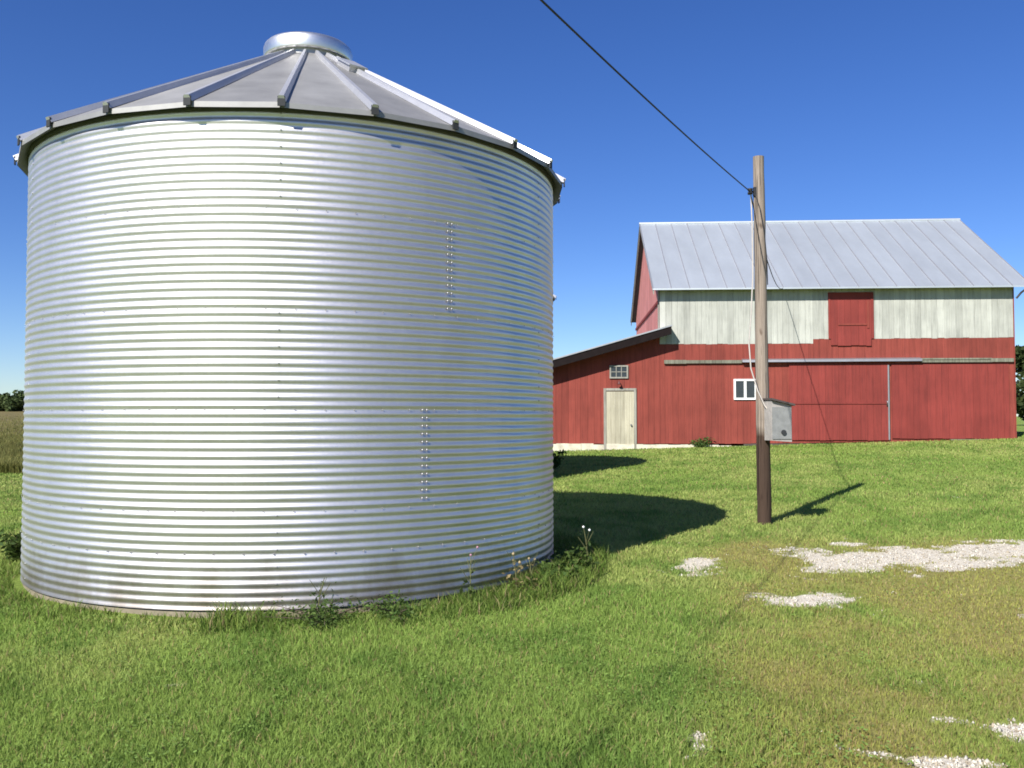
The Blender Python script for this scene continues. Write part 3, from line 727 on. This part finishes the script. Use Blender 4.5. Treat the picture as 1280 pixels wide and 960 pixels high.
tag(b.build('drop_cable', M['pale_cable']), 'pale slack cable hanging beside the pole down to the grey box', 'cable')
bx_ = empty('meter_box', (3.615, 12.19, 1.27), R(9)); tag(bx_, 'grey utility box with slanted dark lid fixed to the wooden pole', 'utility box')
b = MB(); w2, d2 = .145, .11
b.hexa([(-w2, -d2, 0), (w2, -d2, -.02), (w2, d2, -.02), (-w2, d2, 0), (-w2, -d2, .54), (w2, -d2, .47), (w2, d2, .47), (-w2, d2, .54)]); b.build('case', M['box'], bx_)
b = MB(); b.box(-w2 + .008, w2 - .008, -d2 - .012, -d2 - .001, .02, .45); b.build('front_panel', M['box_dark'], bx_)
b = MB(); b.hexa([(-w2 - .015, -d2 - .05, .546), (w2 + .03, -d2 - .05, .467), (w2 + .03, d2 + .02, .467), (-w2 - .015, d2 + .02, .546), (-w2 - .015, -d2 - .05, .572), (w2 + .03, -d2 - .05, .493), (w2 + .03, d2 + .02, .493), (-w2 - .015, d2 + .02, .572)]); b.build('lid', M['soffit'], bx_)
b = MB(); b.tube([(.02, -d2 - .008, .11), (.02, -d2 - .03, .11)], .035, 12); b.build('knockout', M['dark'], bx_)
b = MB(); b.box(-.13, -.02, d2 + .001, d2 + .05, .12, .18); b.build('mounting_bracket', M['steel'], bx_); b = MB(); b.box(-.13, -.02, d2 + .001, d2 + .05, .36, .42); b.build('mounting_bracket', M['steel'], bx_)

# ------------------------------------------------------------------ plants
def leaf_mesh(name, P, size, col, mat, parent=None, up=.3):
    n = len(P); a = rng.normal(size=(n, 3)); a[:, 2] *= .7; a /= np.linalg.norm(a, axis=1)[:, None]
    b_ = rng.normal(size=(n, 3)); b_ -= (b_ * a).sum(1)[:, None] * a; b_ /= np.linalg.norm(b_, axis=1)[:, None]
    s = size[:, None] if hasattr(size, '__len__') else size
    V = np.stack([P - a * s, P - b_ * s * .45 + a * s * .1, P + a * s, P + b_ * s * .45 + a * s * .1], 1)
    L = np.arange(n * 4)
    o = np_mesh(name, V.reshape(-1, 3), L, np.arange(n) * 4, np.full(n, 4), mat, np.repeat(col, 4, 0))
    if parent: o.parent = parent
    return o
def crown(n, H, Wd, cz, seed, clumps=26, leaf=.3):
    r = np.random.default_rng(seed); C = r.normal(size=(clumps, 3)); C /= np.linalg.norm(C, axis=1)[:, None]; C *= r.uniform(.35, 1, (clumps, 1)) ** .6
    C[:, 0] *= Wd * .42; C[:, 1] *= Wd * .42; C[:, 2] = C[:, 2] * H * .40 + cz
    rad = r.uniform(.5, 1.0, clumps) * Wd * .22; sh = r.uniform(.6, 1.35, clumps)
    k = r.integers(0, clumps, n); d = r.normal(size=(n, 3)); d /= np.linalg.norm(d, axis=1)[:, None]; d *= r.uniform(.2, 1, (n, 1)) ** .45
    P = C[k] + d * rad[k][:, None]; P[:, 2] = np.maximum(P[:, 2], .5)
    q = r.uniform(0, 1, (n, 1))
    col = (np.array([.045, .07, .025]) * q + np.array([.085, .11, .04]) * (1 - q)) * sh[k][:, None] * r.uniform(.75, 1.25, (n, 1))
    return P, leaf * r.uniform(.6, 1.3, n), col, C
def tree(loc, H, Wd, seed, n, leaf, label, group, low=.46):
    root = empty('tree', loc); P, s, c, C = crown(n, H, Wd, H * low, seed, 30, leaf)
    leaf_mesh('crown', P, s, c, M['leaf'], root)
    b = MB(); b.tube([(0, 0, -.5), (.05, 0, H * .2), (.0, .05, H * .45), (.05, 0, H * .8)], [H * .03, H * .024, H * .017, H * .004], 8)
    for q in C[:9]: b.tube([(0, 0, H * .3), tuple(q * np.array([.5, .5, 1]) * np.array([1, 1, .8])), tuple(q)], [H * .012, H * .008, H * .002], 6)
    b.build('trunk', M['bark'], root); tag(root, label, 'tree', group); return root
# far tree line at left (about 200 m), a few trees
grp = 'trees along the far edge of the field'
far = [(-112.5, 205, 5.2, 8.5, 'tallest dark tree on the left horizon beside the bin edge'), (-118.8, 206, 4.6, 8.5, 'low round tree at the extreme left of the far horizon')]
for i, (x, y, H, w_, lb) in enumerate(far): tree((x, y, hz(x, y)), H, w_, 50 + i, 2600, .55, lb, grp)
for i, (x, y, H, w_) in enumerate([(-106, 210, 5.6, 9), (-125, 208, 6, 9), (-131, 204, 5.2, 8), (-99, 208, 5.8, 9), (-137, 207, 6.4, 9.5), (-92, 206, 5.4, 8.5)]):
    tree((x, y, hz(x, y)), H, w_, 70 + i, 1800, .6, 'dark tree of the far tree line, outside the picture or behind the bin', grp)
# right of the barn
t = tree((36.2, 60, .8), 7.2, 6.0, 91, 7000, .24, 'dark green tree beyond the right end of the barn', None)
t = tree((41.5, 63, .8), 8.0, 7.0, 92, 6000, .26, 'dark tree just outside the right edge beyond the barn', None)
def bushy(name, loc, n, H, Wd, seed, leaf, label, cat='bush', bright=1.0, mult=(1, 1, 1)):
    root = empty(name, loc); r = np.random.default_rng(seed)
    nst = max(4, int(n / 60)); b = MB(); Ps = []
    for k_ in range(nst):
        a = r.uniform(0, 6.28); l = r.uniform(.1, 1) * Wd * .5; tp = np.array([math.cos(a) * l, math.sin(a) * l, H * r.uniform(.5, 1)])
        mid = tp * np.array([.4, .4, .6]); b.tube([(0, 0, -.03), tuple(mid), tuple(tp)], [.006, .005, .002], 4)
        m_ = n // nst; f = r.uniform(.15, 1, (m_, 1)); base = np.where(f < .6, mid * f / .6, mid + (tp - mid) * (f - .6) / .4)
        Ps.append(base + r.normal(size=(m_, 3)) * np.array([.09, .09, .06]) * max(Wd, H) * .8)
    P = np.concatenate(Ps); P[:, 2] = np.maximum(P[:, 2], .01); n_ = len(P); q = r.uniform(0, 1, (n_, 1))
    col = (np.array([.04, .08, .018]) * q + np.array([.10, .145, .035]) * (1 - q)) * bright * np.array(mult) * r.uniform(.7, 1.3, (n_, 1))
    leaf_mesh('leaves', P, leaf * r.uniform(.6, 1.3, n_), col, M['leaf'], root); b.build('stems', M['bark'], root)
    tag(root, label, cat); return root
def at_bin(deg, r):  # point at angle round the bin (0 = towards camera)
    x = BIN[0] + r * math.sin(R(deg)); y = BIN[1] - r * math.cos(R(deg)); return (x, y, hz(x, y))
def barnpt(u, d): return (BA[0] + u * math.cos(th) + d * math.sin(th), BA[1] - u * math.sin(th) + d * math.cos(th))
bushy('bush', (17.15, 28.6, .85), 700, .65, .9, 5, .06, 'bright green bush at the right end of the barn', 'bush', 1.1)
p = barnpt(1.35, -.35); bushy('weed', (*p, hz(*p)), 420, .32, .95, 6, .05, 'low leafy weed clump growing against the barn footing', 'weed', 1.0)
p = (1.05, 22.1); bushy('weed', (*p, hz(*p)), 420, .55, .75, 7, .06, 'dark leafy weed in the shade to the right of the grain bin', 'weed', .8)
bushy('weed', at_bin(16, 3.0), 1300, .15, .95, 8, .017, 'dense dark low weed mat at the front foot of the bin', 'weed', 1.05)
bushy('weed', at_bin(27, 3.02), 1000, .14, .85, 18, .017, 'smaller dark weed mat right of the front foot of the bin', 'weed', 1.2)
bushy('weed', at_bin(66, 3.02), 800, .2, .8, 9, .035, 'broad leafy weed clump at the right foot of the bin', 'weed', 1.0)
bushy('weed', at_bin(76, 3.05), 500, .26, .65, 19, .035, 'leafy weed where the bin shadow begins on the lawn', 'weed', .85)
bushy('weed', at_bin(-52, 3.12), 420, .17, .6, 10, .028, 'green weed tuft at the left foot of the bin', 'weed', .95)
bushy('weed', at_bin(-88, 3.1), 420, .40, .5, 12, .035, 'tall weed against the left edge of the bin', 'weed', .8)
def stalk(loc, H, label, head, seed, leafcol, nl=26, hr=.02):
    r = np.random.default_rng(seed); root = empty('tall_weed', loc); b = MB()
    bend = r.uniform(-.06, .06, 2); pts = [(bend[0] * f * f, bend[1] * f * f, H * f) for f in np.linspace(-.05, 1, 7)]
    b.tube(pts, [.006, .006, .005, .005, .004, .004, .003], 5); tips = [Vector(pts[-1])]
    for k_ in range(4):
        a = r.uniform(0, 6.28); f = r.uniform(.45, .85); p0 = Vector((bend[0] * f * f, bend[1] * f * f, H * f)); p1 = p0 + Vector((math.cos(a) * .09, math.sin(a) * .09, .13)); b.tube([p0, p1], [.003, .002], 4); tips.append(p1)
    b.build('stem', plain('weed_stem', (.13, .13, .05), .8, .2), root)
    f = r.uniform(.05, .9, nl); P = np.stack([bend[0] * f * f + r.normal(0, .045, nl), bend[1] * f * f + r.normal(0, .045, nl), H * f], 1)
    leaf_mesh('leaves', P, .045 * r.uniform(.6, 1.2, nl) * (1.2 - f), np.array([leafcol]) * r.uniform(.7, 1.3, (nl, 1)), M['leaf'], root)
    if head:
        for tpt in tips[:2]:
            b = MB(); b.lathe([(.002, tpt.z - hr), (hr * .9, tpt.z - hr * .4), (hr, tpt.z + hr * .4), (hr * .3, tpt.z + hr)], 8, (tpt.x, tpt.y)); b.build('flower_head', head, root)
    tag(root, label, 'weed'); return root
pink = plain('thistle_pink', (.42, .22, .30), .8, .2); white = plain('flower_white', (.75, .75, .72), .8, .1); tan = plain('dry_seed', (.33, .26, .15), .9, .2)
stalk(at_bin(41, 2.93), .42, 'thin weed with a pinkish flower head in front of the bin', pink, 1, (.07, .10, .03), 26, .011)
stalk(at_bin(52, 2.94), .38, 'dry tan weed stalk standing against the right of the bin', tan, 2, (.24, .19, .09), 30, .014)
stalk(at_bin(56, 2.97), .3, 'shorter dry weed stalk beside the tan stalk at the bin', tan, 12, (.22, .18, .08), 26, .012)
stalk(at_bin(75, 3.15), .48, 'white flowered weed standing in the dark bin shadow', white, 3, (.05, .085, .025), 30, .013)
stalk(at_bin(15, 2.93), .34, 'spindly dark weed in front of the bright bin wall', None, 4, (.05, .08, .025), 34)

# ------------------------------------------------------------------ light, sky, camera
SUN_EL, SUN_AZ = 38.5, 213.3       # azimuth clockwise from +Y
S = Vector((math.sin(R(SUN_AZ)) * math.cos(R(SUN_EL)), math.cos(R(SUN_AZ)) * math.cos(R(SUN_EL)), math.sin(R(SUN_EL))))
ld = bpy.data.lights.new('sun', 'SUN'); ld.energy = 4.7; ld.angle = R(.5); ld.color = (1, .96, .89)
lo = bpy.data.objects.new('sun', ld); COL.objects.link(lo); lo.rotation_euler = (-S).to_track_quat('-Z', 'Y').to_euler(); lo.location = (-20, -30, 40)
wd = bpy.data.worlds.new('World'); scn.world = wd; wd.use_nodes = True
nt = wd.node_tree; sky = nt.nodes.new('ShaderNodeTexSky'); sky.sky_type = 'NISHITA'; sky.sun_disc = False
sky.sun_elevation = R(SUN_EL); sky.sun_rotation = R(SUN_AZ); sky.altitude = 200; sky.air_density = .85; sky.dust_density = .3; sky.ozone_density = 5.0
bg = nt.nodes['Background']; hs = nt.nodes.new('ShaderNodeHueSaturation'); hs.inputs['Hue'].default_value = .515; hs.inputs['Saturation'].default_value = 1.2; nt.links.new(sky.outputs[0], hs.inputs['Color']); nt.links.new(hs.outputs[0], bg.inputs[0]); bg.inputs[1].default_value = .08
cd = bpy.data.cameras.new('camera'); cam = bpy.data.objects.new('camera', cd); COL.objects.link(cam)
cd.sensor_width = 36; cd.lens = 36 * 1120 / 1280; cd.clip_end = 5000; cd.clip_start = .05
cam.location = (0, 0, 1.6); cam.rotation_euler = (math.pi / 2 + math.atan(40 / 1120), 0, 0)
scn.camera = cam; scn.cycles.filter_width = 1.75
vs = scn.view_settings; vs.view_transform = 'Standard'; vs.look = 'None'; vs.exposure = .8; vs.gamma = 1; vs.use_curve_mapping = False
